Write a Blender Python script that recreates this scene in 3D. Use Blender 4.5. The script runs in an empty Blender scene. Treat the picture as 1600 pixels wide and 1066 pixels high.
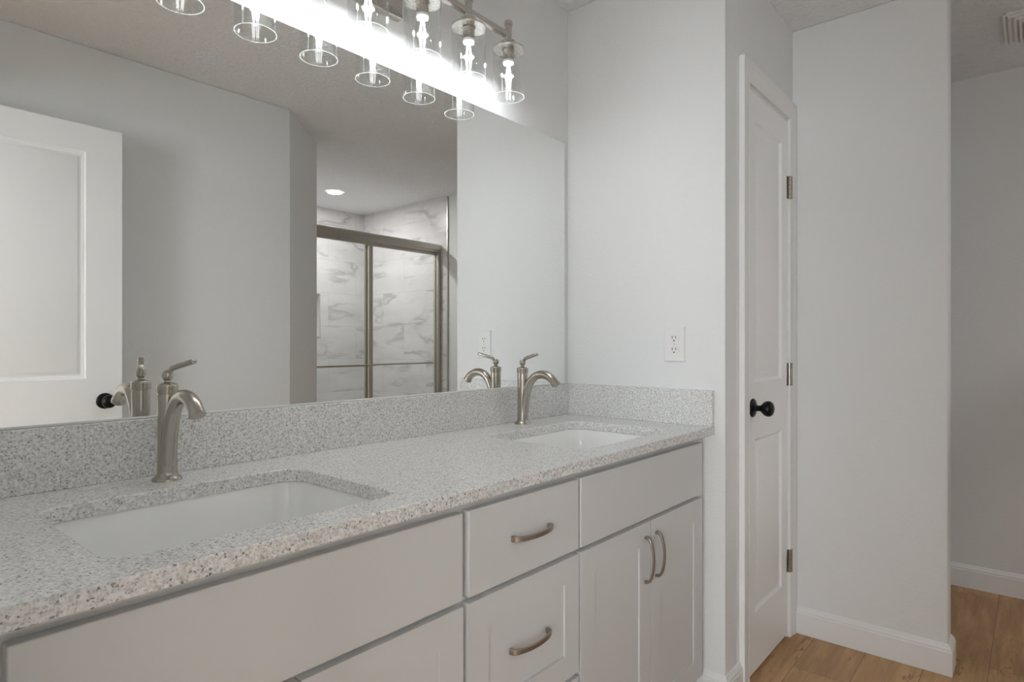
import bpy, bmesh, math, random
from mathutils import Vector, Matrix

S = bpy.context.scene
COL = S.collection
PI = math.pi

# ------------------------------------------------------------------ camera
cam_data = bpy.data.cameras.new('camera')
cam = bpy.data.objects.new('camera', cam_data)
COL.objects.link(cam)
cam.location = (-1.9279, -1.3663, 1.165)
cam.rotation_euler = (math.radians(90), 0, math.radians(40.4831 - 90))
cam_data.sensor_width = 36.0
cam_data.lens = 957.75 * 36.0 / 1600.0
cam_data.shift_y = 5.54 / 1600.0
cam_data.clip_start = 0.02
S.camera = cam

# ------------------------------------------------------------------ world, view
world = bpy.data.worlds.new('world')
S.world = world
world.use_nodes = True
world.node_tree.nodes['Background'].inputs[0].default_value = (0.96, 0.98, 1.0, 1)
world.node_tree.nodes['Background'].inputs[1].default_value = 0.5
S.view_settings.view_transform = 'Standard'
S.view_settings.look = 'None'
S.view_settings.gamma = 1.0
S.view_settings.use_curve_mapping = False
S.view_settings.exposure = 0.18
BULB = 310.0          # radiance of the down facing light of each lamp
FILL_REAR = 14.0          # radiance of the first of two bedroom windows added as unseen fill
FILL_FRONT = 17.0  # radiance of the second added one, brightening back wall and open door
DOWN = 330.0            # radiance of the shower downlight lens
C = S.cycles
C.use_denoising = True
C.max_bounces = 18
C.diffuse_bounces = 12
C.glossy_bounces = 8
C.transmission_bounces = 10
C.transparent_max_bounces = 24
C.sample_clamp_indirect = 12.0
C.blur_glossy = 0.6

# ------------------------------------------------------------------ materials
def new_mat(name):
    m = bpy.data.materials.new(name)
    m.use_nodes = True
    nt = m.node_tree
    return m, nt, nt.nodes['Principled BSDF']

def nd(nt, typ, **kw):
    n = nt.nodes.new(typ)
    for k, v in kw.items():
        if k.startswith('i_'):
            n.inputs[k[2:].replace('_', ' ')].default_value = v
        else:
            setattr(n, k, v)
    return n

def bump(nt, bsdf, height, strength, dist):
    b = nd(nt, 'ShaderNodeBump')
    b.inputs['Strength'].default_value = strength
    b.inputs['Distance'].default_value = dist
    nt.links.new(height, b.inputs['Height'])
    nt.links.new(b.outputs[0], bsdf.inputs['Normal'])

def ramp(nt, fac, stops):
    r = nd(nt, 'ShaderNodeValToRGB')
    e = r.color_ramp.elements
    while len(e) < len(stops):
        e.new(0.5)
    for el, (p, c) in zip(e, stops):
        el.position = p
        el.color = c if len(c) == 4 else (*c, 1)
    nt.links.new(fac, r.inputs[0])
    return r.outputs[0]

def mathn(nt, op, a, b=None):
    n = nd(nt, 'ShaderNodeMath', operation=op)
    for i, v in enumerate((a, b)):
        if v is None:
            continue
        if isinstance(v, (int, float)):
            n.inputs[i].default_value = v
        else:
            nt.links.new(v, n.inputs[i])
    return n.outputs[0]

def mixc(nt, fac, a, b, blend='MIX'):
    n = nd(nt, 'ShaderNodeMix', data_type='RGBA', blend_type=blend)
    for i, v in ((0, fac), (6, a), (7, b)):
        if isinstance(v, (int, float)):
            n.inputs[i].default_value = v
        elif isinstance(v, tuple):
            n.inputs[i].default_value = (*v, 1) if len(v) == 3 else v
        else:
            nt.links.new(v, n.inputs[i])
    return n.outputs[2]

def position(nt):
    return nd(nt, 'ShaderNodeNewGeometry').outputs['Position']

def noise(nt, vec, scale, detail=2.0, rough=0.5, dim='3D'):
    n = nd(nt, 'ShaderNodeTexNoise', noise_dimensions=dim)
    n.inputs['Scale'].default_value = scale
    n.inputs['Detail'].default_value = detail
    n.inputs['Roughness'].default_value = rough
    nt.links.new(vec, n.inputs['Vector'])
    return n

def simple(name, col, rough, metal=0.0, spec=0.5):
    m, nt, b = new_mat(name)
    b.inputs['Base Color'].default_value = (*col, 1)
    b.inputs['Roughness'].default_value = rough
    b.inputs['Metallic'].default_value = metal
    b.inputs['Specular IOR Level'].default_value = spec
    return m

def paint(name, col, rough, scale, strength, dist, detail=2.0, spec=0.3):
    m, nt, b = new_mat(name)
    pos = position(nt)
    n = noise(nt, pos, scale, detail)
    mot = noise(nt, pos, 2.5, 3.0)
    b.inputs['Roughness'].default_value = rough
    b.inputs['Specular IOR Level'].default_value = spec
    d = tuple(c * 0.985 for c in col)
    nt.links.new(mixc(nt, mot.outputs['Fac'], col, d), b.inputs['Base Color'])
    bump(nt, b, n.outputs['Fac'], strength, dist)
    return m

M = {}
M['wall'] = paint('wall_paint', (0.793, 0.80, 0.80), 0.75, 150, 0.5, 0.003)
M['ceiling'] = paint('ceiling_texture', (0.85, 0.865, 0.875), 0.9, 55, 1.0, 0.014, 4.0, 0.15)
M['trim'] = simple('trim_paint', (0.83, 0.828, 0.82), 0.38, spec=0.4)
M['door'] = simple('door_paint', (0.87, 0.87, 0.865), 0.36, spec=0.45)
M['cabinet'] = simple('cabinet_paint', (0.645, 0.65, 0.648), 0.42, spec=0.4)
M['black'] = simple('matte_black_metal', (0.012, 0.011, 0.011), 0.33, 0.6)
M['plastic'] = simple('white_plastic', (0.80, 0.80, 0.79), 0.35)
M['slot'] = simple('dark_slot', (0.03, 0.03, 0.03), 0.7)
M['porcelain'] = simple('porcelain', (0.88, 0.885, 0.875), 0.12, spec=0.6)
M['chrome'] = simple('polished_chrome', (0.78, 0.78, 0.77), 0.12, 1.0)
M['edge'] = simple('polished_mirror_edge', (0.30, 0.34, 0.32), 0.2, 0.3)
M['fan_white'] = simple('fan_plastic', (0.88, 0.87, 0.85), 0.45)
M['screw'] = simple('screw_metal', (0.62, 0.61, 0.58), 0.35, 1.0)
M['caulk'] = simple('white_caulk', (0.75, 0.75, 0.73), 0.5)

def nickel(name, col, rough, scale, amp=0.05):
    m, nt, b = new_mat(name)
    pos = nd(nt, 'ShaderNodeTexCoord').outputs['Object']
    mp = nd(nt, 'ShaderNodeMapping')
    mp.inputs['Scale'].default_value = scale
    nt.links.new(pos, mp.inputs['Vector'])
    n = noise(nt, mp.outputs[0], 1.0, 3.0)
    b.inputs['Metallic'].default_value = 1.0
    nt.links.new(mixc(nt, n.outputs['Fac'], tuple(c * (1 - amp) for c in col), tuple(c * (1 + amp) for c in col)), b.inputs['Base Color'])
    nt.links.new(mathn(nt, 'ADD', mathn(nt, 'MULTIPLY', n.outputs['Fac'], amp), rough - amp / 2), b.inputs['Roughness'])
    return m

M['nickel'] = nickel('brushed_nickel', (0.46, 0.425, 0.375), 0.25, (500, 500, 12), 0.03)
M['pull'] = nickel('satin_nickel_pull', (0.40, 0.36, 0.32), 0.30, (60, 900, 900))
M['lamp_metal'] = nickel('lamp_nickel', (0.62, 0.59, 0.55), 0.27, (40, 700, 700))
M['alu'] = nickel('shower_frame_metal', (0.56, 0.53, 0.47), 0.40, (30, 30, 900))

def thin_glass(name, f0, tint, rough=0.0, power=5.0):
    """thin clear sheet: Schlick reflection over straight-through transmission"""
    m = bpy.data.materials.new(name)
    m.use_nodes = True
    nt = m.node_tree
    nt.nodes.clear()
    out = nd(nt, 'ShaderNodeOutputMaterial')
    lw = nd(nt, 'ShaderNodeLayerWeight')
    lw.inputs['Blend'].default_value = 0.5
    fac = mathn(nt, 'ADD', f0, mathn(nt, 'MULTIPLY', mathn(nt, 'POWER', lw.outputs['Facing'], power), 1.0 - f0))
    tr = nd(nt, 'ShaderNodeBsdfTransparent')
    tr.inputs[0].default_value = (*tint, 1)
    gl = nd(nt, 'ShaderNodeBsdfGlossy')
    gl.inputs['Color'].default_value = (0.95, 0.95, 0.95, 1)
    gl.inputs['Roughness'].default_value = rough
    mx = nd(nt, 'ShaderNodeMixShader')
    nt.links.new(fac, mx.inputs[0])
    nt.links.new(tr.outputs[0], mx.inputs[1])
    nt.links.new(gl.outputs[0], mx.inputs[2])
    nt.links.new(mx.outputs[0], out.inputs[0])
    return m

M['shade_glass'] = thin_glass('clear_shade_glass', 0.07, (0.975, 0.98, 0.98), 0.02)
# the fire polished rim of the shade scatters the light running down the glass
m = bpy.data.materials.new('shade_glass_rim')
m.use_nodes = True
nt = m.node_tree
nt.nodes.clear()
out = nd(nt, 'ShaderNodeOutputMaterial')
tl = nd(nt, 'ShaderNodeBsdfTranslucent')
tl.inputs[0].default_value = (0.93, 0.95, 0.95, 1)
tr = nd(nt, 'ShaderNodeBsdfTransparent')
tr.inputs[0].default_value = (0.8, 0.82, 0.82, 1)
mx = nd(nt, 'ShaderNodeMixShader')
mx.inputs[0].default_value = 0.3
nt.links.new(tr.outputs[0], mx.inputs[1])
nt.links.new(tl.outputs[0], mx.inputs[2])
nt.links.new(mx.outputs[0], out.inputs[0])
M['glass_rim'] = m
M['bulb_glass'] = thin_glass('clear_bulb_glass', 0.06, (0.985, 0.985, 0.98), 0.04)
M['door_glass'] = thin_glass('shower_glass', 0.03, (0.97, 0.98, 0.975))

m, nt, b = new_mat('silvered_mirror')
b.inputs['Base Color'].default_value = (0.945, 0.955, 0.945, 1)
b.inputs['Metallic'].default_value = 1.0
b.inputs['Roughness'].default_value = 0.0
M['mirror'] = m

def emit(name, col, strength):
    m = bpy.data.materials.new(name)
    m.use_nodes = True
    nt = m.node_tree
    nt.nodes.clear()
    out = nd(nt, 'ShaderNodeOutputMaterial')
    e = nd(nt, 'ShaderNodeEmission')
    e.inputs[0].default_value = (*col, 1)
    e.inputs[1].default_value = strength
    nt.links.new(e.outputs[0], out.inputs[0])
    return m

M['filament'] = emit('glowing_filament', (0.97, 0.99, 1.0), 6.0)
M['led'] = emit('led_module_light', (0.96, 0.99, 1.01), BULB)
M['fan_lens'] = simple('fan_lens', (0.55, 0.56, 0.54), 0.3)
M['window_sky'] = emit('window_daylight', (0.90, 0.97, 1.02), FILL_REAR)  # added fill glow, out of view on the rear side
M['window_sky_front'] = emit('window_daylight_front', (0.90, 0.97, 1.02), FILL_FRONT)  # second added fill glow, aimed at the back wall and open door
M['down_lens'] = emit('downlight_lens', (1.0, 0.985, 0.99), DOWN)
# speckled quartz
m, nt, b = new_mat('speckled_quartz')
pos = position(nt)
n1 = noise(nt, pos, 190, 3.0, 0.6)
base = ramp(nt, n1.outputs['Fac'], [(0.32, (0.54, 0.538, 0.525)), (0.48, (0.72, 0.718, 0.708)), (0.66, (0.875, 0.873, 0.862))])
def specks(scale, lo, hi, thr):
    v = nd(nt, 'ShaderNodeTexVoronoi')
    v.inputs['Scale'].default_value = scale
    v.inputs['Randomness'].default_value = 1.0
    wob = noise(nt, pos, scale * 1.7, 2.0)
    add = nd(nt, 'ShaderNodeVectorMath', operation='MULTIPLY_ADD')
    add.inputs[1].default_value = (0.006,) * 3
    nt.links.new(wob.outputs['Color'], add.inputs[0])
    nt.links.new(pos, add.inputs[2])
    nt.links.new(add.outputs[0], v.inputs['Vector'])
    sep = nd(nt, 'ShaderNodeSeparateColor')
    nt.links.new(v.outputs['Color'], sep.inputs[0])
    pick = mathn(nt, 'GREATER_THAN', sep.outputs[0], thr)
    mr = nd(nt, 'ShaderNodeMapRange')
    mr.inputs['From Min'].default_value = lo
    mr.inputs['From Max'].default_value = hi
    mr.inputs['To Min'].default_value = 1.0
    mr.inputs['To Max'].default_value = 0.0
    nt.links.new(v.outputs['Distance'], mr.inputs['Value'])
    return mathn(nt, 'MULTIPLY', pick, mr.outputs[0]), sep.outputs[1]
s1, r1 = specks(215, 0.28, 0.48, 0.77)
s2, r2 = specks(300, 0.30, 0.55, 0.62)
s3, r3 = specks(240, 0.30, 0.5, 0.80)
c = mixc(nt, mathn(nt, 'MULTIPLY', s2, 0.58), base, (0.27, 0.262, 0.25))
c = mixc(nt, mathn(nt, 'MULTIPLY', s3, 0.55), c, (0.80, 0.80, 0.79))
c = mixc(nt, mathn(nt, 'MULTIPLY', s1, mathn(nt, 'ADD', mathn(nt, 'MULTIPLY', r1, 0.55), 0.35)), c, (0.085, 0.08, 0.08))
nt.links.new(c, b.inputs['Base Color'])
b.inputs['Roughness'].default_value = 0.24
b.inputs['Specular IOR Level'].default_value = 0.75
M['quartz'] = m

# oak planks, running along x
m, nt, b = new_mat('oak_plank_floor')
pos = position(nt)
mp = nd(nt, 'ShaderNodeMapping')
mp.inputs['Location'].default_value = (0.35, 0.16, 0)
nt.links.new(pos, mp.inputs['Vector'])
br = nd(nt, 'ShaderNodeTexBrick', offset=0.37, offset_frequency=2, squash=1.0)
for k, v in (('Color1', (0, 0, 0, 1)), ('Color2', (1, 1, 1, 1)), ('Mortar', (0.5, 0.5, 0.5, 1)), ('Scale', 1.0),
             ('Mortar Size', 0.0012), ('Mortar Smooth', 0.3), ('Brick Width', 1.22), ('Row Height', 0.18)):
    br.inputs[k].default_value = v
nt.links.new(mp.outputs[0], br.inputs['Vector'])
sepc = nd(nt, 'ShaderNodeSeparateColor')
nt.links.new(br.outputs['Color'], sepc.inputs[0])
rnd = sepc.outputs[0]
mp2 = nd(nt, 'ShaderNodeMapping')
mp2.inputs['Scale'].default_value = (3.0, 34, 1)
off = nd(nt, 'ShaderNodeCombineXYZ')
nt.links.new(mathn(nt, 'MULTIPLY', rnd, 37.0), off.inputs[0])
nt.links.new(mathn(nt, 'MULTIPLY', rnd, 11.0), off.inputs[1])
nt.links.new(off.outputs[0], mp2.inputs['Location'])
nt.links.new(pos, mp2.inputs['Vector'])
g1 = noise(nt, mp2.outputs[0], 1.0, 6.0, 0.62)
g1.inputs['Distortion'].default_value = 0.8
mp3 = nd(nt, 'ShaderNodeMapping')
mp3.inputs['Scale'].default_value = (1.6, 7.0, 1)
nt.links.new(off.outputs[0], mp3.inputs['Location'])
nt.links.new(pos, mp3.inputs['Vector'])
g2 = noise(nt, mp3.outputs[0], 1.0, 3.0, 0.5)
g2.inputs['Distortion'].default_value = 1.6
wood = ramp(nt, g1.outputs['Fac'], [(0.25, (0.29, 0.155, 0.070)), (0.5, (0.49, 0.29, 0.14)), (0.75, (0.62, 0.40, 0.21))])
wood = mixc(nt, mathn(nt, 'MULTIPLY', ramp(nt, g2.outputs['Fac'], [(0.40, (1, 1, 1)), (0.60, (0, 0, 0))]), 0.5), wood, (0.27, 0.145, 0.07))
wood = mixc(nt, mathn(nt, 'MULTIPLY', rnd, 0.35), wood, (0.60, 0.38, 0.20))
g3 = noise(nt, mp3.outputs[0], 2.6, 5.0, 0.55)
crack = ramp(nt, mathn(nt, 'ABSOLUTE', mathn(nt, 'SUBTRACT', g3.outputs['Fac'], 0.5)), [(0.0, (1, 1, 1)), (0.012, (0, 0, 0))])
gate = ramp(nt, g2.outputs['Fac'], [(0.52, (0, 0, 0)), (0.62, (1, 1, 1))])
wood = mixc(nt, mathn(nt, 'MULTIPLY', mathn(nt, 'MULTIPLY', crack, gate), 0.8), wood, (0.07, 0.035, 0.018))
wood = mixc(nt, mathn(nt, 'MULTIPLY', br.outputs['Fac'], 0.6), wood, (0.10, 0.055, 0.03))
nt.links.new(wood, b.inputs['Base Color'])
b.inputs['Roughness'].default_value = 0.5
b.inputs['Specular IOR Level'].default_value = 0.35
bump(nt, b, g1.outputs['Fac'], 0.15, 0.001)
M['oak'] = m

# marble tile; axis = horizontal world axis of the wall
def marble(name, axis, shift):
    m, nt, b = new_mat(name)
    pos = position(nt)
    sp = nd(nt, 'ShaderNodeSeparateXYZ')
    nt.links.new(pos, sp.inputs[0])
    cb = nd(nt, 'ShaderNodeCombineXYZ')
    nt.links.new(mathn(nt, 'ADD', sp.outputs[axis], 6.0 + shift), cb.inputs[0])
    nt.links.new(mathn(nt, 'ADD', sp.outputs[2], -0.10 + 0.31 * 2), cb.inputs[1])
    br = nd(nt, 'ShaderNodeTexBrick', offset=0.5, offset_frequency=2, squash=1.0)
    for k, v in (('Color1', (0, 0, 0, 1)), ('Color2', (1, 1, 1, 1)), ('Mortar', (0.5, 0.5, 0.5, 1)), ('Scale', 1.0),
                 ('Mortar Size', 0.0016), ('Mortar Smooth', 0.1), ('Brick Width', 0.61), ('Row Height', 0.31)):
        br.inputs[k].default_value = v
    nt.links.new(cb.outputs[0], br.inputs['Vector'])
    sc = nd(nt, 'ShaderNodeSeparateColor')
    nt.links.new(br.outputs['Color'], sc.inputs[0])
    rot = nd(nt, 'ShaderNodeMapping')
    rot.inputs['Rotation'].default_value = (0, 0, math.radians(-38 if axis == 0 else 40))
    rot.inputs['Scale'].default_value = (1.0, 3.0, 1)
    nt.links.new(cb.outputs[0], rot.inputs['Vector'])
    def vein(scale, width, dist, mul):
        n = noise(nt, rot.outputs[0], scale, 4.0, 0.5, '4D')
        n.inputs['Distortion'].default_value = dist
        nt.links.new(mathn(nt, 'MULTIPLY', sc.outputs[0], 17.0 * mul), n.inputs['W'])
        a = mathn(nt, 'ABSOLUTE', mathn(nt, 'SUBTRACT', n.outputs['Fac'], 0.5))
        return ramp(nt, a, [(0.0, (1, 1, 1)), (width, (0, 0, 0))])
    gaten = noise(nt, rot.outputs[0], 2.2, 2.0, 0.5, '4D')
    nt.links.new(mathn(nt, 'MULTIPLY', sc.outputs[0], 29.0), gaten.inputs['W'])
    gt = ramp(nt, gaten.outputs['Fac'], [(0.42, (0, 0, 0)), (0.60, (1, 1, 1))])
    cl = noise(nt, rot.outputs[0], 1.7, 3.0)
    base = ramp(nt, cl.outputs['Fac'], [(0.3, (0.66, 0.65, 0.645)), (0.6, (0.76, 0.75, 0.745))])
    v1 = mathn(nt, 'MULTIPLY', vein(1.4, 0.038, 0.5, 1.0), gt)
    v2 = mathn(nt, 'MULTIPLY', vein(3.1, 0.02, 0.5, 1.7), mathn(nt, 'MULTIPLY', gt, 0.4))
    c = mixc(nt, mathn(nt, 'MULTIPLY', v1, 0.65), base, (0.34, 0.33, 0.32))
    c = mixc(nt, mathn(nt, 'MULTIPLY', v2, 0.7), c, (0.50, 0.48, 0.46))
    c = mixc(nt, mathn(nt, 'MULTIPLY', br.outputs['Fac'], 0.6), c, (0.50, 0.49, 0.48))
    nt.links.new(c, b.inputs['Base Color'])
    b.inputs['Roughness'].default_value = 0.28
    return m

M['marble_back'] = marble('marble_tile_back', 0, 0.30)
M['marble_side'] = marble('marble_tile_side', 1, 0.12)

# ------------------------------------------------------------------ mesh helpers
def T(x=0, y=0, z=0):
    return Matrix.Translation((x, y, z))

class MB:
    def __init__(self):
        self.bm = bmesh.new()
        self.smooth = False

    def box(self, x0, x1, y0, y1, z0, z1):
        vs = [self.bm.verts.new((x, y, z)) for x in (x0, x1) for y in (y0, y1) for z in (z0, z1)]
        for q in ((0, 1, 3, 2), (4, 6, 7, 5), (0, 4, 5, 1), (2, 3, 7, 6), (0, 2, 6, 4), (1, 5, 7, 3)):
            self.bm.faces.new([vs[i] for i in q])
        return self

    def lathe(self, prof, seg=32, mat=None, caps=True):
        mat = mat or Matrix.Identity(4)
        rings = []
        for r, z in prof:
            if r < 1e-6:
                rings.append([self.bm.verts.new(mat @ Vector((0, 0, z)))])
            else:
                rings.append([self.bm.verts.new(mat @ Vector((r * math.cos(2 * PI * i / seg), r * math.sin(2 * PI * i / seg), z))) for i in range(seg)])
        for a, b_ in zip(rings, rings[1:]):
            if len(a) == 1 and len(b_) == 1:
                continue
            for i in range(seg):
                j = (i + 1) % seg
                if len(a) == 1:
                    self.bm.faces.new((a[0], b_[i], b_[j]))
                elif len(b_) == 1:
                    self.bm.faces.new((a[i], b_[0], a[j]))
                else:
                    self.bm.faces.new((a[i], b_[i], b_[j], a[j]))
        if caps:
            for ring in (rings[0], rings[-1]):
                if len(ring) > 2:
                    self.bm.faces.new(ring)
        self.smooth = True
        return self

    def tube(self, pts, radii, seg=20, mat=None):
        mat = mat or Matrix.Identity(4)
        pts = [Vector(p) for p in pts]
        if isinstance(radii, (int, float)):
            radii = [radii] * len(pts)
        tan = []
        for i in range(len(pts)):
            a = pts[max(0, i - 1)]
            b_ = pts[min(len(pts) - 1, i + 1)]
            tan.append((b_ - a).normalized())
        ref = Vector((1, 0, 0)) if abs(tan[0].x) < 0.9 else Vector((0, 1, 0))
        u = (ref - tan[0] * ref.dot(tan[0])).normalized()
        rings = []
        for p, t, r in zip(pts, tan, radii):
            u = (u - t * u.dot(t)).normalized()
            w = t.cross(u)
            rings.append([self.bm.verts.new(mat @ (p + (u * math.cos(2 * PI * i / seg) + w * math.sin(2 * PI * i / seg)) * r)) for i in range(seg)])
        for a, b_ in zip(rings, rings[1:]):
            for i in range(seg):
                j = (i + 1) % seg
                self.bm.faces.new((a[i], b_[i], b_[j], a[j]))
        self.bm.faces.new(rings[0])
        self.bm.faces.new(rings[-1])
        self.smooth = True
        return self

    def strip(self, path, half_w, thick, up, mat=None):
        """sweep a flat bar along a path; half_w along 'up', thickness across."""
        mat = mat or Matrix.Identity(4)
        pts = [Vector(p) for p in path]
        up = Vector(up)
        rings = []
        for i, p in enumerate(pts):
            t = (pts[min(len(pts) - 1, i + 1)] - pts[max(0, i - 1)]).normalized()
            n = t.cross(up).normalized()
            hw = half_w[i] if isinstance(half_w, (list, tuple)) else half_w
            th = thick[i] if isinstance(thick, (list, tuple)) else thick
            rings.append([self.bm.verts.new(mat @ (p + up * hw * a + n * th * c / 2)) for a, c in ((-1, -1), (1, -1), (1, 1), (-1, 1))])
        for a, b_ in zip(rings, rings[1:]):
            for i in range(4):
                j = (i + 1) % 4
                self.bm.faces.new((a[i], b_[i], b_[j], a[j]))
        self.bm.faces.new(rings[0])
        self.bm.faces.new(rings[-1])
        return self

    def prism(self, outline, axis, a0, a1):
        """extrude a 2-D outline along an axis (0,1,2)."""
        def at(p, q):
            v = [0, 0, 0]
            o = [i for i in range(3) if i != axis]
            v[o[0]], v[o[1]], v[axis] = p[0], p[1], q
            return v
        A = [self.bm.verts.new(at(p, a0)) for p in outline]
        B = [self.bm.verts.new(at(p, a1)) for p in outline]
        n = len(outline)
        for i in range(n):
            j = (i + 1) % n
            self.bm.faces.new((A[i], A[j], B[j], B[i]))
        self.bm.faces.new(A)
        self.bm.faces.new(B)
        return self

    def panel(self, w, h, t, panels, prof, both=False, mat=None):
        """board x 0..w, z 0..h, front face y=0 looking to -y, back y=t, moulded panels (x0,x1,z0,z1);
        prof = list of (inset, depth) from the panel edge inwards."""
        mat = mat or Matrix.Identity(4)
        def V(x, y, z):
            return self.bm.verts.new(mat @ Vector((x, y, z)))
        xs = sorted({0, w, *[p[0] for p in panels], *[p[1] for p in panels]})
        zs = sorted({0, h, *[p[2] for p in panels], *[p[3] for p in panels]})
        def side(y0, sg):
            for i in range(len(xs) - 1):
                for k in range(len(zs) - 1):
                    x0, x1, z0, z1 = xs[i], xs[i + 1], zs[k], zs[k + 1]
                    loop = lambda ins, dep: [V(x, y0 + sg * dep, z) for x, z in
                                             ((x0 + ins, z0 + ins), (x1 - ins, z0 + ins), (x1 - ins, z1 - ins), (x0 + ins, z1 - ins))]
                    hit = any(abs(x0 - p[0]) < 1e-6 and abs(z0 - p[2]) < 1e-6 for p in panels)
                    a = loop(0, 0)
                    if hit:
                        for ins, dep in prof:
                            b_ = loop(ins, dep)
                            for q in range(4):
                                r = (q + 1) % 4
                                self.bm.faces.new((a[q], a[r], b_[r], b_[q]))
                            a = b_
                    self.bm.faces.new(a)
        side(0, 1)
        if both:
            side(t, -1)
        else:
            self.bm.faces.new([V(0, t, 0), V(w, t, 0), V(w, t, h), V(0, t, h)])
        # rim
        for (ax, az), (bx_, bz) in (((0, 0), (w, 0)), ((w, 0), (w, h)), ((w, h), (0, h)), ((0, h), (0, 0))):
            self.bm.faces.new([V(ax, 0, az), V(bx_, 0, bz), V(bx_, t, bz), V(ax, t, az)])
        bmesh.ops.remove_doubles(self.bm, verts=self.bm.verts, dist=1e-5)
        return self

    def xf(self, mat):
        bmesh.ops.transform(self.bm, matrix=mat, verts=self.bm.verts)
        return self

    def build(self, name, mat, parent=None, bevel=0.0, smooth=None, seg=2, sub=0, mats=None, fmat=None):
        bmesh.ops.recalc_face_normals(self.bm, faces=self.bm.faces)
        me = bpy.data.meshes.new(name)
        self.bm.to_mesh(me)
        self.bm.free()
        sm = self.smooth if smooth is None else smooth
        for mm in ([mat] if mats is None else mats):
            me.materials.append(mm)
        if fmat:
            for p in me.polygons:
                p.material_index = fmat(p)
        o = bpy.data.objects.new(name, me)
        COL.objects.link(o)
        if bevel:
            bv = o.modifiers.new('bevel', 'BEVEL')
            bv.width = bevel
            bv.segments = seg
            bv.limit_method = 'ANGLE'
            bv.angle_limit = math.radians(35)
            sm = True
        if sub:
            ss = o.modifiers.new('sub', 'SUBSURF')
            ss.levels = ss.render_levels = sub
        if sm:
            for p in me.polygons:
                p.use_smooth = True
            try:
                me.set_sharp_from_angle(angle=math.radians(38))
            except Exception:
                pass
        if parent:
            o.parent = parent
        return o

def tag(o, label, cat, group=None):
    o['label'] = label
    o['category'] = cat
    if group:
        o['group'] = group
    return o

def thing(name, label, cat, loc=(0, 0, 0), group=None):
    o = bpy.data.objects.new(name, None)
    o.empty_display_size = 0.1
    COL.objects.link(o)
    o.location = loc
    return tag(o, label, cat, group)

def struct(o, label=None, cat=None):
    o['kind'] = 'structure'
    if label:
        o['label'] = label
        o['category'] = cat
    return o

def set_label(o, text):
    o['label'] = text
    return o

# ------------------------------------------------------------------ room dimensions
CEIL = 2.4406
D = 0.6145            # closet wall plane  y = -D
X2 = 0.7154           # partition face
PT = 0.10             # partition thickness
Y2 = -1.132           # free end of the partition
X3 = 1.7323           # far right wall
YB = -1.727           # wall behind the camera
LX = -1.855           # left wall face
SY = -3.686           # shower back
SL = 0.222            # shower left wall
TW = 0.1
BX = -4.9            # far wall of the bedroom outside the doorway

# ------------------------------------------------------------------ setting
struct(MB().box(BX - TW, X3 + TW, SY - TW, 1.2, -0.06, 0).build('floor', M['oak']), 'oak plank floor in warm brown tones', 'floor')
struct(MB().box(BX - TW, X3 + TW, SY - TW, 1.2, CEIL, CEIL + 0.06).build('ceiling', M['ceiling']), 'textured light grey ceiling', 'ceiling')
struct(MB().box(LX - TW, X3 + TW, 0, TW, 0, CEIL).build('wall_mirror_side', M['wall']), 'grey wall behind the mirror and light fixture', 'wall')
struct(MB().box(0, TW, -D, 0, 0, CEIL).build('wall_vanity_end', M['wall'], bevel=0.002), 'bright end wall of the vanity carrying the outlet', 'wall')

# closet wall with door opening
DX0, DX1, DZ = 0.172, 0.640, 2.062     # rough opening
w = MB()
w.box(TW, DX0, -D, -D + TW, 0, CEIL)
w.box(DX1, X2, -D, -D + TW, 0, CEIL)
w.box(DX0, DX1, -D, -D + TW, DZ, CEIL)
struct(w.build('wall_closet_front', M['wall']), 'short grey wall around the narrow closet door', 'wall')
struct(MB().box(X2, X2 + PT, Y2, 0, 0, CEIL).build('wall_partition', M['wall'], bevel=0.006, seg=4), 'grey partition wall right of the closet door', 'wall')
struct(MB().box(X3, X3 + TW, SY - TW, 0, 0, CEIL).build('wall_far_right', M['wall']), 'shaded far wall beyond the partition end', 'wall')
struct(MB().box(LX - TW, -0.178, YB - TW, YB, 0, CEIL).build('wall_back', M['wall'], bevel=0.004), 'plain back wall seen in the mirror behind the open door', 'wall')
w = MB()
ax, ay, bx_, by_ = -0.178, YB, SL, -2.107
nx, ny = -(by_ - ay), (bx_ - ax)
ln = math.hypot(nx, ny)
nx, ny = -nx / ln * TW, -ny / ln * TW
w.prism([(ax, ay), (bx_, by_), (bx_ + nx, by_ + ny), (ax + nx, ay + ny)], 2, 0, CEIL)
struct(w.build('wall_angled', M['wall']), 'angled wall leading to the shower, seen in the mirror', 'wall')
struct(MB().box(SL - TW, SL, SY - TW, -2.107, 0, CEIL).build('wall_shower_left', M['wall']))
# left wall with the doorway the camera stands in
OY0, OY1 = -1.62, -0.86
w = MB()
w.box(LX - TW, LX, OY1, 0, 0, CEIL)
w.box(LX - TW, LX, YB, OY0, 0, CEIL)
w.box(LX - TW, LX, OY0, OY1, 2.07, CEIL)
struct(w.build('wall_left', M['wall']))

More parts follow.
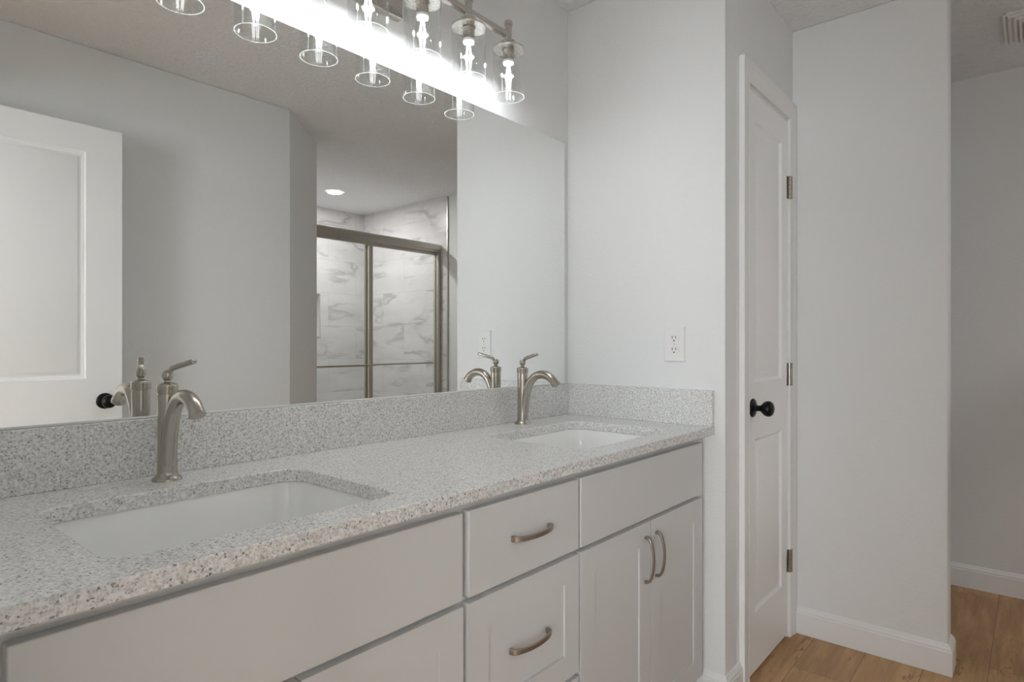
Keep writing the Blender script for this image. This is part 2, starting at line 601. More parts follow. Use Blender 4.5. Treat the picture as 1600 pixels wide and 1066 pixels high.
# unseen bedroom outside the doorway; its glowing windows are added as fill light
struct(MB().box(LX - TW, LX, TW, 1.2, 0, CEIL).build('wall_bedroom_right', M['wall']))
struct(MB().box(LX - TW, LX, SY - TW, YB - TW, 0, CEIL).build('wall_bedroom_right_rear', M['wall']))
struct(MB().box(BX, LX - TW, 1.1, 1.2, 0, CEIL).build('wall_bedroom_front', M['wall']))
struct(MB().box(BX, LX - TW, SY - TW, SY, 0, CEIL).build('wall_bedroom_rear', M['wall']))
FILL_WINS = ((-2.95, -1.55), (-0.15, 0.85))
WZ0, WZ1 = 0.75, 2.15
w = MB()
ys = [SY - TW] + [v for q in FILL_WINS for v in q] + [1.2]
for k in range(0, len(ys), 2):
    w.box(BX - TW, BX, ys[k], ys[k + 1], 0, CEIL)
for a0, a1 in FILL_WINS:
    w.box(BX - TW, BX, a0, a1, 0, WZ0)
    w.box(BX - TW, BX, a0, a1, WZ1, CEIL)
struct(w.build('wall_bedroom_left', M['wall']))
for k, (a0, a1) in enumerate(FILL_WINS):
    w = MB()
    for q in ((a0, a0 + 0.05, WZ0, WZ1), (a1 - 0.05, a1, WZ0, WZ1), (a0, a1, WZ0, WZ0 + 0.05), (a0, a1, WZ1 - 0.05, WZ1), (a0, a1, 1.43, 1.47)):
        w.box(BX - 0.08, BX - 0.03, *q)
    fill_win = struct(w.build('window_%d' % (k + 1), M['trim']))
    MB().box(BX - 0.062, BX - 0.058, a0 + 0.04, a1 - 0.04, WZ0 + 0.04, WZ1 - 0.04).build('pane', M['window_sky'] if k == 0 else M['window_sky_front'], fill_win)

# shower tile (back wall is built round a recessed niche)
NX0, NX1, NZ0, NZ1 = 0.93, 1.232, 1.238, 1.632
w = MB()
for a in ((SL, NX0, 0, CEIL), (NX1, X3, 0, CEIL), (NX0, NX1, 0, NZ0), (NX0, NX1, NZ1, CEIL)):
    w.box(a[0], a[1], SY - 0.012, SY, a[2], a[3])
w.box(NX0 - 0.02, NX1 + 0.02, SY - 0.10, SY - 0.09, NZ0 - 0.02, NZ1 + 0.02)
w.box(NX0 - 0.012, NX0, SY - 0.09, SY - 0.012, NZ0 - 0.012, NZ1 + 0.012)
w.box(NX1, NX1 + 0.012, SY - 0.09, SY - 0.012, NZ0 - 0.012, NZ1 + 0.012)
w.box(NX0, NX1, SY - 0.09, SY - 0.012, NZ0 - 0.012, NZ0)
w.box(NX0, NX1, SY - 0.09, SY - 0.012, NZ1, NZ1 + 0.012)
w.box(SL - TW, X3 + TW, SY - 0.16, SY - 0.10, 0, CEIL)
struct(w.build('wall_shower_back', M['marble_back']), 'marble tile on the back of the shower', 'wall')
TE = -2.500
struct(MB().box(X3 - 0.010, X3, SY, TE, 0, CEIL).build('wall_shower_right', M['marble_side']), 'marble tile on the right side of the shower', 'wall')
struct(MB().box(SL, SL + 0.010, SY, TE, 0, CEIL).build('wall_shower_tiled_left', M['marble_side']))
struct(MB().box(X3 - 0.012, X3, TE, TE + 0.012, 0, CEIL).build('trim_1', M['alu']), 'thin metal edge strip ending the shower tile', 'trim')
w = MB()
e = 0.009
w.box(NX0 - e, NX0, SY, SY + 0.004, NZ0 - e, NZ1 + e)
w.box(NX1, NX1 + e, SY, SY + 0.004, NZ0 - e, NZ1 + e)
w.box(NX0, NX1, SY, SY + 0.004, NZ0 - e, NZ0)
w.box(NX0, NX1, SY, SY + 0.004, NZ1, NZ1 + e)
struct(w.build('trim_2', M['chrome']), 'bright metal frame of the recessed shower niche', 'trim')

# baseboards
BP = [(0, 0), (0.014, 0), (0.014, 0.082), (0.0115, 0.086), (0.0115, 0.092), (0.007, 0.0985), (0.0035, 0.106), (0, 0.108)]
def baseboard(name, path, parent=None):
    """path of (x, y) on the wall face; the board stands to the left of travel."""
    mb = MB()
    n = len(path)
    P = [Vector(p) for p in path]
    rings = []
    for i in range(n):
        d0 = (P[i] - P[i - 1]).normalized() if i else (P[1] - P[0]).normalized()
        d1 = (P[i + 1] - P[i]).normalized() if i < n - 1 else d0
        n0, n1 = Vector((-d0.y, d0.x)), Vector((-d1.y, d1.x))
        mt = (n0 + n1).normalized()
        mt = mt / max(0.2, mt.dot(n0))
        rings.append([mb.bm.verts.new((P[i].x + mt.x * o, P[i].y + mt.y * o, z)) for o, z in BP])
    for a, b_ in zip(rings, rings[1:]):
        for i in range(len(BP)):
            j = (i + 1) % len(BP)
            mb.bm.faces.new((a[i], a[j], b_[j], b_[i]))
    mb.bm.faces.new(rings[0])
    mb.bm.faces.new(rings[-1])
    return struct(mb.build(name, M['trim']))
CASL, CASR = 0.121, 0.714
baseboard('baseboard_partition', [(X2 + PT, -0.05), (X2 + PT, Y2), (X2, Y2), (X2, -D - 0.018)])
baseboard('baseboard_vanity_end', [(CASL, -D), (0, -D), (0, -0.545)])
baseboard('baseboard_far_right', [(X3, TE + 0.03), (X3, -0.001)])
baseboard('baseboard_back', [(SL, -2.52), (SL, -2.107), (-0.178, YB), (LX, YB)][::-1])

# casing round the closet door
def casing(name, x0, x1, ztop, wid, mat, flip=None):
    prof = [(0, 0), (0, 0.011), (0.006, 0.0125), (0.012, 0.011), (0.030, 0.014), (0.044, 0.0175), (0.056, 0.018), (wid, 0.018), (wid, 0)]
    mb = MB()
    def corner(px, pz, sx, sz):
        return [mb.bm.verts.new((px + sx * u, -d, pz + sz * u)) for u, d in prof]
    rings = [corner(x0, 0, -1, 0), corner(x0, ztop, -1, 1), corner(x1, ztop, 1, 1), corner(x1, 0, 1, 0)]
    for a, b_ in zip(rings, rings[1:]):
        for i in range(len(prof)):
            j = (i + 1) % len(prof)
            mb.bm.faces.new((a[i], a[j], b_[j], b_[i]))
    mb.bm.faces.new(rings[0])
    mb.bm.faces.new(rings[-1])
    mb.xf(mat)
    return mb.build(name, M['trim'])
casing('trim_3', 0.190, 0.645, 2.062, 0.0685, T(0, -D, 0))
struct(bpy.data.objects['trim_3'], 'white moulded casing around the narrow closet door', 'trim')
# jamb lining
w = MB()
w.box(DX0, 0.1875, -D, -D + TW, 0, DZ)
w.box(DX1 - 0.0001, DX1 + 0.010, -D + 0.0005, -D + TW, 0, DZ)
w.box(0.1875, DX1, -D, -D + TW, 2.056, DZ)
struct(w.build('trim_4', M['trim']))
# casing of the doorway on the left wall (its plane faces +x)
casing('trim_5', -OY1, -OY0, 2.07, 0.068, Matrix(((0, -1, 0, LX), (-1, 0, 0, 0), (0, 0, 1, 0), (0, 0, 0, 1))))
struct(bpy.data.objects['trim_5'])

# ------------------------------------------------------------------ panelled doors
MOULD = [(0.004, 0.006), (0.010, 0.0095), (0.013, 0.0098), (0.016, 0.0098), (0.036, 0.0022), (0.040, 0.0014)]
MOULD_N = [(0.003, 0.0045), (0.007, 0.006), (0.010, 0.006), (0.013, 0.0082), (0.017, 0.0085), (0.027, 0.003), (0.030, 0.0022)]
def knob(parent, x, y, z, sgn):
    """round black knob on a rose, pointing along sgn*y"""
    R = T(x, y, z) @ Matrix.Rotation(PI / 2 if sgn < 0 else -PI / 2, 4, 'X')
    k = MB().lathe([(0.012, 0.005), (0.011, 0.012), (0.010, 0.024), (0.012, 0.031), (0.0185, 0.036), (0.0245, 0.043), (0.027, 0.052),
                    (0.0262, 0.060), (0.021, 0.067), (0.012, 0.071), (0, 0.072)], 36, R).build('door_knob', M['black'], parent)
    set_label(k, 'round black door knob')
    MB().lathe([(0.0325, 0.0), (0.0325, 0.003), (0.030, 0.006), (0.022, 0.009), (0.013, 0.0105), (0, 0.0105)], 36, R).build('rose', M['black'], k)
    return k

DW, DH = 0.4475, 2.036
leaf = MB().panel(DW, DH, 0.035, [(0.078, DW - 0.045 - 0.026, 0.205, 0.815), (0.078, DW - 0.045 - 0.026, 1.015, 1.935)], MOULD, True, T(0.190, -D - 0.002, 0.016)).build('door_1', M['door'], bevel=0.0012)
struct(leaf, 'narrow white two panel closet door with black knob', 'door')
knob(leaf, 0.242, -D - 0.002, 0.944, -1)
for hz in (1.79, 1.047, 0.305):
    h = MB()
    h.box(0.6255, 0.6365, -D - 0.0035, -D - 0.0015, hz - 0.045, hz + 0.045)
    h.box(0.6475, 0.6600, -D - 0.0165, -D - 0.0105, hz - 0.045, hz + 0.045)
    hg = h.build('hinge', M['nickel'], leaf, bevel=0.0006)
    set_label(hg, 'satin nickel hinge')
    k = MB()
    for q in range(5):
        k.lathe([(0.0058, hz - 0.045 + q * 0.018), (0.0062, hz - 0.0445 + q * 0.018), (0.0062, hz - 0.0282 + q * 0.018), (0.0058, hz - 0.0277 + q * 0.018)], 16, T(0.6425, -D - 0.0085, 0))
    k.build('hinge_barrel', M['nickel'], hg)

# open entry door, seen in the mirror; its shown face looks to +y
OW, OH = 0.782, 2.045
Rz = T(-1.029, -1.575, 0.012) @ Matrix.Rotation(PI, 4, 'Z')
leaf2 = MB().panel(OW, OH, 0.035, [(0.130, OW - 0.130, 0.215, 0.820), (0.130, OW - 0.130, 1.014, 1.936)], MOULD_N, True, Rz).build('door_2', M['door'], bevel=0.0012)
struct(leaf2, 'white panelled entry door standing open, seen in the mirror at left', 'door')
knob(leaf2, -1.092, -1.575, 0.932, 1)
knob(leaf2, -1.092, -1.610, 0.932, -1)
for hz in (1.79, 1.047, 0.305):
    set_label(MB().lathe([(0.006, hz - 0.045), (0.006, hz + 0.045)], 16, T(-1.822, -1.612, 0)).build('hinge', M['nickel'], leaf2), 'satin nickel hinge')

# ------------------------------------------------------------------ cabinets
YF = -0.561            # face of fronts
YC = -0.541            # face frame plane
FT = 0.0195
SHAKER = [(0.0004, 0.0040), (0.0006, 0.0062), (0.0020, 0.0062), (0.0022, 0.0040)]

def pull(parent, x, z, vertical=False):
    pts = [(-0.0605, 0.0), (-0.0600, -0.007), (-0.0565, -0.0135), (-0.046, -0.0185), (-0.030, -0.0228), (-0.015, -0.0250), (0, -0.0258)]
    pts = pts + [(-a, b_) for a, b_ in pts[-2::-1]]
    hw = [0.0062, 0.006, 0.0056, 0.0054, 0.0052, 0.0051, 0.005]
    hw = hw + hw[-2::-1]
    th = [0.0078, 0.0075, 0.0066, 0.0054, 0.0050, 0.0048, 0.0047]
    th = th + th[-2::-1]
    Mx = T(x, YF, z)
    if vertical:
        Mx = Mx @ Matrix.Rotation(PI / 2, 4, 'Y')
    mb = MB().strip([(a, b_, 0) for a, b_ in pts], hw, th, (0, 0, 1), Mx)
    return set_label(mb.build('handle', M['pull'], parent, bevel=0.0012), 'arched satin nickel pull')

def carcass(parent, x0, x1, openings, left_wide=0.0, right_wide=0.0):
    """sides, bottom, back, toe kick and a face frame with rails"""
    mb = MB()
    z0, z1 = 0.105, 0.8745
    mb.box(x0, x0 + 0.016, YC + 0.019, -0.012, 0.0, z1)
    mb.box(x1 - 0.016, x1, YC + 0.019, -0.012, 0.0, z1)
    mb.box(x0 + 0.016, x1 - 0.016, YC + 0.019, -0.012, z0, z0 + 0.016)
    mb.box(x0 + 0.016, x1 - 0.016, -0.024, -0.012, z0, 0.72)
    mb.box(x0 + 0.016, x1 - 0.016, YC + 0.075, YC + 0.091, 0.0, z0)
    mb.build('carcass', M['cabinet'], parent)
    f = MB()
    lw, rw = 0.030 + left_wide, 0.030 + right_wide
    f.box(x0, x0 + lw, YC, YC + 0.019, z0, z1)
    f.box(x1 - rw, x1, YC, YC + 0.019, z0, z1)
    for a, b_ in openings:
        f.box(x0 + lw, x1 - rw, YC, YC + 0.019, a, b_)
    f.build('face_frame', M['cabinet'], parent)
    MB().box(x0 + 0.004, x1 - 0.022, YC - 0.017, YC, 0.8650, 0.8740).build('filler_strip', M['cabinet'], parent, bevel=0.0008)

def slab(name, parent, x0, x1, z0, z1):
    return MB().box(x0, x1, YF, YF + FT, z0, z1).build(name, M['cabinet'], parent, bevel=0.0022, seg=3)

def shaker(name, parent, x0, x1, z0, z1, st=0.060):
    w_, h_ = x1 - x0, z1 - z0
    return MB().panel(w_, h_, FT, [(st, w_ - st, st, h_ - st)], SHAKER, False, T(x0, YF, z0)).build(name, M['cabinet'], parent)

ZT0, ZT1 = 0.690, 0.8530    # top fronts
ZD = 0.6795                 # top of doors and second drawer
ZB = 0.116
RAILS = [(0.105, 0.135), (0.672, 0.698), (0.836, 0.8745)]
cab = thing('sink_cabinet', 'white sink base cabinet at the left, running out of the frame under the nearer sink', 'cabinet', (-1.472, -0.28, 0), 'vanity cabinets')
def under(root):
    for ch in root.children:
        ch.matrix_parent_inverse = root.matrix_world.inverted()
roots = [cab]
carcass(cab, -1.829, -1.115, RAILS, left_wide=0.02)
slab('false_front', cab, -1.786, -1.1235, ZT0, ZT1)
d = shaker('door', cab, -1.786, -1.4560, ZB, ZD)
pull(d, -1.487, 0.578, True)
d = shaker('door', cab, -1.4525, -1.1235, ZB, ZD)
pull(d, -1.422, 0.578, True)

cab = thing('drawer_cabinet', 'white middle cabinet with a stack of drawers between the two sink cabinets', 'cabinet', (-0.928, -0.28, 0), 'vanity cabinets')
roots.append(cab)
carcass(cab, -1.115, -0.741, [(0.105, 0.135), (0.388, 0.416), (0.672, 0.698), (0.836, 0.8745)])
d = slab('drawer', cab, -1.1085, -0.7455, ZT0, ZT1)
pull(d, -0.924, 0.772)
d = shaker('drawer', cab, -1.1085, -0.7455, 0.4065, ZD, 0.055)
pull(d, -0.930, 0.547)
d = shaker('drawer', cab, -1.1085, -0.7455, ZB, 0.396, 0.055)
pull(d, -0.930, 0.262)

cab = thing('sink_cabinet', 'white sink base cabinet at the right end, with two tall pulls meeting at its doors', 'cabinet', (-0.372, -0.28, 0), 'vanity cabinets')
roots.append(cab)
carcass(cab, -0.741, -0.006, RAILS, right_wide=0.02)
slab('false_front', cab, -0.7365, -0.0540, ZT0, ZT1)
d = shaker('door', cab, -0.7365, -0.3975, ZB, ZD)
pull(d, -0.4265, 0.581, True)
d = shaker('door', cab, -0.3935, -0.0540, ZB, ZD)
pull(d, -0.3640, 0.581, True)

# ------------------------------------------------------------------ countertop
ZC = 0.901
CT = 0.0265
CD = 0.5813
CUT1 = (-1.682, -1.228, -0.510, -0.156)
CUT2 = (-0.640, -0.172, -0.508, -0.156)
def rrect(x0, x1, y0, y1, r, n=8):
    pts = []
    for cx_, cy_, a0 in ((x1 - r, y1 - r, 0), (x0 + r, y1 - r, 90), (x0 + r, y0 + r, 180), (x1 - r, y0 + r, 270)):
        for i in range(n + 1):
            a = math.radians(a0 + 90 * i / n)
            pts.append((cx_ + r * math.cos(a), cy_ + r * math.sin(a)))
    return pts
top = thing('countertop', 'speckled grey stone vanity top with backsplash and two sink cutouts', 'countertop', (-0.92, -0.29, ZC - CT))
roots.append(top)
def stone_slab():
    mb = MB()
    bm = mb.bm
    XL, XR, YFR, YBK = LX + 0.002, 0.0, -CD, 0.0
    xm = (CUT1[1] + CUT2[0]) / 2
    faces_xy = []
    def ring_fill(cut, bx0, bx1):
        r = rrect(*cut, 0.048)
        n = len(r)
        q = n // 4
        outer_c = [(bx1, YBK), (bx0, YBK), (bx0, YFR), (bx1, YFR)]
        for s in range(4):
            arc = r[s * q:(s + 1) * q]
            c_ = outer_c[s]
            for a, b_ in zip(arc, arc[1:]):
                faces_xy.append([c_, a, b_][::1])
            nxt = r[((s + 1) * q) % n]
            faces_xy.append([c_, arc[-1], nxt, outer_c[(s + 1) % 4]])
        return r
    r1 = ring_fill(CUT1, XL, xm)
    r2 = ring_fill(CUT2, xm, XR)
    for z in (ZC, ZC - CT):
        for f in faces_xy:
            bm.faces.new([bm.verts.new((p[0], p[1], z)) for p in f])
    for loop in ([(XR, YBK), (xm, YBK), (XL, YBK), (XL, YFR), (xm, YFR), (XR, YFR)], r1, r2):
        for a, b_ in zip(loop, loop[1:] + loop[:1]):
            bm.faces.new([bm.verts.new(v) for v in ((a[0], a[1], ZC), (b_[0], b_[1], ZC), (b_[0], b_[1], ZC - CT), (a[0], a[1], ZC - CT))])
    bmesh.ops.remove_doubles(bm, verts=bm.verts, dist=1e-5)
    return mb
stone_slab().build('slab', M['quartz'], top, bevel=0.0022, seg=2)
ZS = 1.0164
MB().box(LX + 0.002, -0.0205, -0.020, -0.0005, ZC, ZS).build('backsplash', M['quartz'], top, bevel=0.0015)
MB().box(-0.020, -0.0005, -CD + 0.002, -0.0005, ZC, ZS).build('side_splash', M['quartz'], top, bevel=0.0015)

# ------------------------------------------------------------------ sinks
def sink(cut, label):
    x0, x1, y0, y1 = cut
    cx_, cy_ = (x0 + x1) / 2, (y0 + y1) / 2
    s = thing('sink', label, 'sink', (cx_, cy_, ZC - CT - 0.17), 'undermount sinks')
    roots.append(s)
    mb = MB()
    zr = ZC - CT - 0.0005
    levels = [  # (grow, radius, z)  outside up, over the flange, then down the bowl
        (-0.040, 0.05, zr - 0.165), (-0.012, 0.05, zr - 0.150), (0.004, 0.055, zr - 0.03), (0.0045, 0.055, zr - 0.012), (0.0095, 0.057, zr - 0.012), (0.0095, 0.057, zr),
        (0.004, 0.052, zr), (0.0005, 0.050, zr - 0.004), (-0.004, 0.05, zr - 0.05), (-0.010, 0.05, zr - 0.110), (-0.018, 0.05, zr - 0.132), (-0.034, 0.05, zr - 0.146),
        (-0.060, 0.04, zr - 0.151), (-0.100, 0.03, zr - 0.153)]
    rings = []
    for g, r, z in levels:
        rings.append([mb.bm.verts.new((p[0], p[1], z)) for p in rrect(x0 - g, x1 + g, y0 - g, y1 + g, r)])
    for a, b_ in zip(rings, rings[1:]):
        n = len(a)
        for i in range(n):
            j = (i + 1) % n
            mb.bm.faces.new((a[i], b_[i], b_[j], a[j]))
    mb.bm.faces.new(rings[0])
    mb.bm.faces.new(rings[-1])
    mb.smooth = True
    mb.build('basin', M['porcelain'], s)
    set_label(MB().lathe([(0.012, zr - 0.1535), (0.020, zr - 0.151), (0.030, zr - 0.1495), (0.031, zr - 0.153)], 28, T(cx_, cy_, 0)).build('drain', M['nickel'], s), 'metal drain flange')
sink(CUT1, 'white undermount sink in the cutout nearest the camera, at left')
sink(CUT2, 'white undermount sink in the cutout by the end wall with the outlet')

# ------------------------------------------------------------------ faucets
def faucet(x, y, label, turn):
    f = thing('faucet', label, 'faucet', (x, y, ZC), 'bathroom faucets')
    fl = MB().lathe([(0.02679, 0.0), (0.02679, 0.003), (0.02491, 0.0055), (0.02021, 0.009), (0.01833, 0.013), (0.01786, 0.016)], 40).build('base_flange', M['nickel'], f)
    # slender waisted column
    MB().lathe([(0.01805, 0.012), (0.01767, 0.03), (0.01711, 0.06), (0.01692, 0.09), (0.01711, 0.12), (0.01758, 0.15), (0.01786, 0.1655), (0.01748, 0.167)], 40).build('body', M['nickel'], f)
    MB().lathe([(0.01551, 0.1665), (0.01551, 0.1690), (0.01861, 0.1695), (0.01908, 0.172), (0.01908, 0.181), (0.01936, 0.182), (0.01936, 0.1845), (0.01786, 0.1865), (0.01034, 0.1895), (0.00611, 0.191)], 40).build('collar', M['nickel'], f)
    # spout: rises along the front of the column, arcs over and turns down
    ctl = [(0.004, 0.030), (0.008, 0.060), (0.0135, 0.090), (0.021, 0.116), (0.034, 0.141), (0.055, 0.160), (0.079, 0.1665), (0.102, 0.164), (0.119, 0.156), (0.131, 0.1455), (0.1365, 0.1375)]
    def cr(P, n=5):
        out = []
        Q = [P[0]] + P + [P[-1]]
        for i in range(1, len(Q) - 2):
            p0, p1, p2, p3 = (Vector(q) for q in Q[i - 1:i + 3])
            for k in range(n):
                t = k / n
                out.append(0.5 * (2 * p1 + (p2 - p0) * t + (2 * p0 - 5 * p1 + 4 * p2 - p3) * t * t + (3 * p1 - p0 - 3 * p2 + p3) * t ** 3))
        out.append(Vector(P[-1]))
        return out
    path = cr(ctl)
    nn = len(path)
    rad = [0.0148 - 0.0013 * min(1, i / (nn * 0.45)) for i in range(nn)]
    for i in range(nn - 5, nn):
        rad[i] = 0.0135 + 0.0009 * (i - nn + 6) / 5
    sp = MB().tube([(0, -p.x, p.y) for p in path], rad, 28).build('spout', M['nickel'], f)
    # aerator ring at the outlet
    dr = (path[-1] - path[-2]).normalized()
    ang = math.atan2(-dr.x, -dr.y)
    R = T(0, -path[-1].x, path[-1].y) @ Matrix.Rotation(-math.atan2(dr.x, -dr.y), 4, 'X')
    MB().lathe([(0.0142, 0.004), (0.0148, 0.002), (0.0148, -0.003), (0.013, -0.0045), (0, -0.0045)], 28, R).build('aerator', M['nickel'], sp)
    # lever: neck, ball and a flat paddle pointing out over the sink
    lv = MB().lathe([(0.0062, 0.190), (0.0055, 0.1935), (0.0075, 0.196), (0.0100, 0.2005), (0.0104, 0.205), (0.0092, 0.2105), (0.0060, 0.2140), (0, 0.2148)], 28)
    lv.build('lever_ball', M['nickel'], f)
    pad = MB().strip([(0, -0.003, 0.2055), (0, -0.0075, 0.2105), (0, -0.0110, 0.2150), (0, -0.0165, 0.2185), (0, -0.026, 0.2210), (0, -0.042, 0.2250), (0, -0.060, 0.2292), (0, -0.071, 0.2318), (0, -0.0745, 0.2326)],
                     [0.0045, 0.0048, 0.0052, 0.0058, 0.0064, 0.0068, 0.0070, 0.0066, 0.0050], [0.0080, 0.0080, 0.0090, 0.0100, 0.0104, 0.0100, 0.0096, 0.0088, 0.006], (1, 0, 0), Matrix.Rotation(turn, 4, 'Z'))
    pad.build('lever_handle', M['nickel'], f, bevel=0.003, seg=3)
    return f
faucet(-1.454, -0.076, 'brushed nickel faucet behind the nearer sink, at left', math.radians(18))
faucet(-0.350, -0.066, 'brushed nickel faucet behind the farther sink, by the end wall', math.radians(-10))

# ------------------------------------------------------------------ mirror
ZM0, ZM1, XM1 = ZS + 0.0045, 1.9304, -0.027
mir = MB().box(LX + 0.004, XM1, -0.006, -0.001, ZM0, ZM1).build('wall_mirror', M['mirror'], mats=[M['mirror'], M['edge']],
        fmat=lambda p: 0 if p.normal.y < -0.9 else 1)
tag(mir, 'large frameless mirror on the wall above the backsplash', 'mirror')

set_label(MB().box(LX + 0.004, XM1, -0.0085, -0.0005, ZS + 0.0003, ZS + 0.0045).build('caulk_bead', M['caulk'], mir, bevel=0.001), 'white caulk bead')

# ------------------------------------------------------------------ vanity light
VX = [-0.479 - 0.1765 * i for i in range(6)]
VY = -0.115
ZBAR = 2.130
vl = thing('vanity_light', 'six lamp brushed nickel vanity light with clear glass shades above the mirror', 'light', (-0.92, 0, ZBAR))
roots.append(vl)
MB().box(-1.016, -0.826, -0.026, -0.0005, ZBAR - 0.060, ZBAR + 0.060).build('back_plate', M['lamp_metal'], vl, bevel=0.003)
MB().box(-0.935, -0.907, VY + 0.007, -0.024, ZBAR - 0.012, ZBAR + 0.012).build('mounting_arm', M['lamp_metal'], vl, bevel=0.002)
MB().box(VX[5] + 0.008, VX[0] - 0.008, VY - 0.0085, VY + 0.0085, ZBAR - 0.0085, ZBAR + 0.0085).build('crossbar', M['lamp_metal'], vl, bevel=0.0015)
ZT = 2.086     # top rim of the glass
ZL = 1.9365    # bottom rim
for i, x in enumerate(VX):
    L = T(x, VY, 0)
    st = MB().lathe([(0.0105, ZT + 0.004), (0.0105, ZBAR + 0.030), (0.0130, ZBAR + 0.031), (0.0135, ZBAR + 0.034), (0.0135, ZBAR + 0.042), (0.0120, ZBAR + 0.0445), (0, ZBAR + 0.0445)], 28, L).build('lamp_stem', M['lamp_metal'], vl)
    MB().lathe([(0.012, ZT + 0.0245), (0.0235, ZT + 0.0235), (0.0240, ZT + 0.022), (0.0240, ZT + 0.004), (0.0250, ZT + 0.002)], 32, L).build('socket_cup', M['lamp_metal'], st)
    cp = MB().lathe([(0.020, ZT + 0.0045), (0.046, ZT + 0.0035), (0.0505, ZT + 0.002), (0.0515, ZT - 0.001), (0.0505, ZT - 0.0035), (0.0485, ZT - 0.0015), (0.020, ZT - 0.0005)], 40, L, caps=False)
    cp.build('shade_cap', M['lamp_metal'], st)
    MB().lathe([(0.0175, ZT + 0.003), (0.0175, ZT - 0.034), (0.0165, ZT - 0.035)], 28, L).build('socket', M['lamp_metal'], st)
    sh = MB().lathe([(0.0476, ZT - 0.0015), (0.0500, ZT - 0.0015), (0.0500, ZL + 0.0007), (0.0494, ZL), (0.0482, ZL), (0.0476, ZL + 0.0007), (0.0476, ZT - 0.0015)], 64, L, caps=False)
    set_label(sh.build('lamp_shade', None, vl, mats=[M['shade_glass'], M['glass_rim']], fmat=lambda p: 1 if p.center.z < ZL + 0.0006 else 0), 'clear glass cylinder shade')
    bl = MB().lathe([(0.0135, ZT - 0.041), (0.0145, ZT - 0.048), (0.0175, ZT - 0.060), (0.0215, ZT - 0.078), (0.0240, ZT - 0.096), (0.0235, ZT - 0.110), (0.0195, ZT - 0.122), (0.0120, ZT - 0.1295), (0, ZT - 0.1315)], 28, L, caps=False)
    bo = bl.build('bulb', M['bulb_glass'], vl)
    set_label(bo, 'clear glass filament bulb')
    bb = MB().lathe([(0.0162, ZT - 0.0345), (0.0168, ZT - 0.0365), (0.0168, ZT - 0.0405), (0.0150, ZT - 0.0425), (0, ZT - 0.0425)], 28, L)
    bb = bb.build('bulb_base', None, bo, mats=[M['plastic'], M['led']], fmat=lambda p: 1 if p.normal.z < -0.99 else 0)
    set_label(bb, 'white lamp base with a lit face looking down')
    fm = MB()
    for q in range(6):
        a = q * PI / 3 + 0.3
        c_, s_ = math.cos(a), math.sin(a)
        fm.tube([(x + 0.0040 * c_, VY + 0.0040 * s_, ZT - 0.052), (x + 0.0085 * c_, VY + 0.0085 * s_, ZT - 0.085), (x + 0.0060 * c_, VY + 0.0060 * s_, ZT - 0.116)], 0.0013, 6)
    set_label(fm.build('filament', M['filament'], bo), 'glowing filaments')

# ------------------------------------------------------------------ outlet
OYC, OZC = -0.443, 1.1665
ol = thing('electrical_outlet', 'white duplex electrical outlet on the end wall above the side splash', 'outlet', (0, OYC, OZC))
roots.append(ol)
pl = MB()
pw, ph = 0.037, 0.060
o_ = [(-pw, -ph), (pw, -ph), (pw, ph), (-pw, ph)]
i_ = [(a * 0.90, b_ * 0.935) for a, b_ in o_]
A = [pl.bm.verts.new((-0.0003, OYC + a, OZC + b_)) for a, b_ in o_]
A2 = [pl.bm.verts.new((-0.0030, OYC + a, OZC + b_)) for a, b_ in o_]
B = [pl.bm.verts.new((-0.0068, OYC + a, OZC + b_)) for a, b_ in i_]
for q in range(4):
    r = (q + 1) % 4
    pl.bm.faces.new((A[q], A[r], A2[r], A2[q]))
    pl.bm.faces.new((A2[q], A2[r], B[r], B[q]))
pl.bm.faces.new(B)
pl.bm.faces.new(A)
pl.build('face_plate', M['plastic'], ol, bevel=0.0009)
for s in (1, -1):
    zc_ = OZC + s * 0.0195
    rc = MB()
    oc = []
    for k in range(28):
        a = 2 * PI * k / 28
        oc.append((OYC + max(-0.0172, min(0.0172, 0.0185 * math.cos(a))), zc_ + max(-0.0140, min(0.0140, 0.0185 * math.sin(a)))))
    rc.prism(oc, 0, -0.0086, -0.0060)
    ro = rc.build('receptacle', M['plastic'], ol, bevel=0.0005)
    sl = MB()
    for dy, hh in ((0.0062, 0.0046), (-0.0062, 0.0038)):
        sl.box(-0.0089, -0.0080, OYC + dy - 0.0012, OYC + dy + 0.0012, zc_ + 0.0035 - hh, zc_ + 0.0035 + hh)
    sl.lathe([(0.0026, -0.0002), (0.0026, 0.0009)], 14, T(-0.0080, OYC, zc_ - 0.0078) @ Matrix.Rotation(-PI / 2, 4, 'Y'))
    set_label(sl.build('slots', M['slot'], ro), 'dark plug slots')
MB().lathe([(0.0028, 0), (0.0026, 0.0012), (0, 0.0014)], 14, T(-0.0068, OYC, OZC) @ Matrix.Rotation(-PI / 2, 4, 'Y')).build('screw', M['screw'], ol)

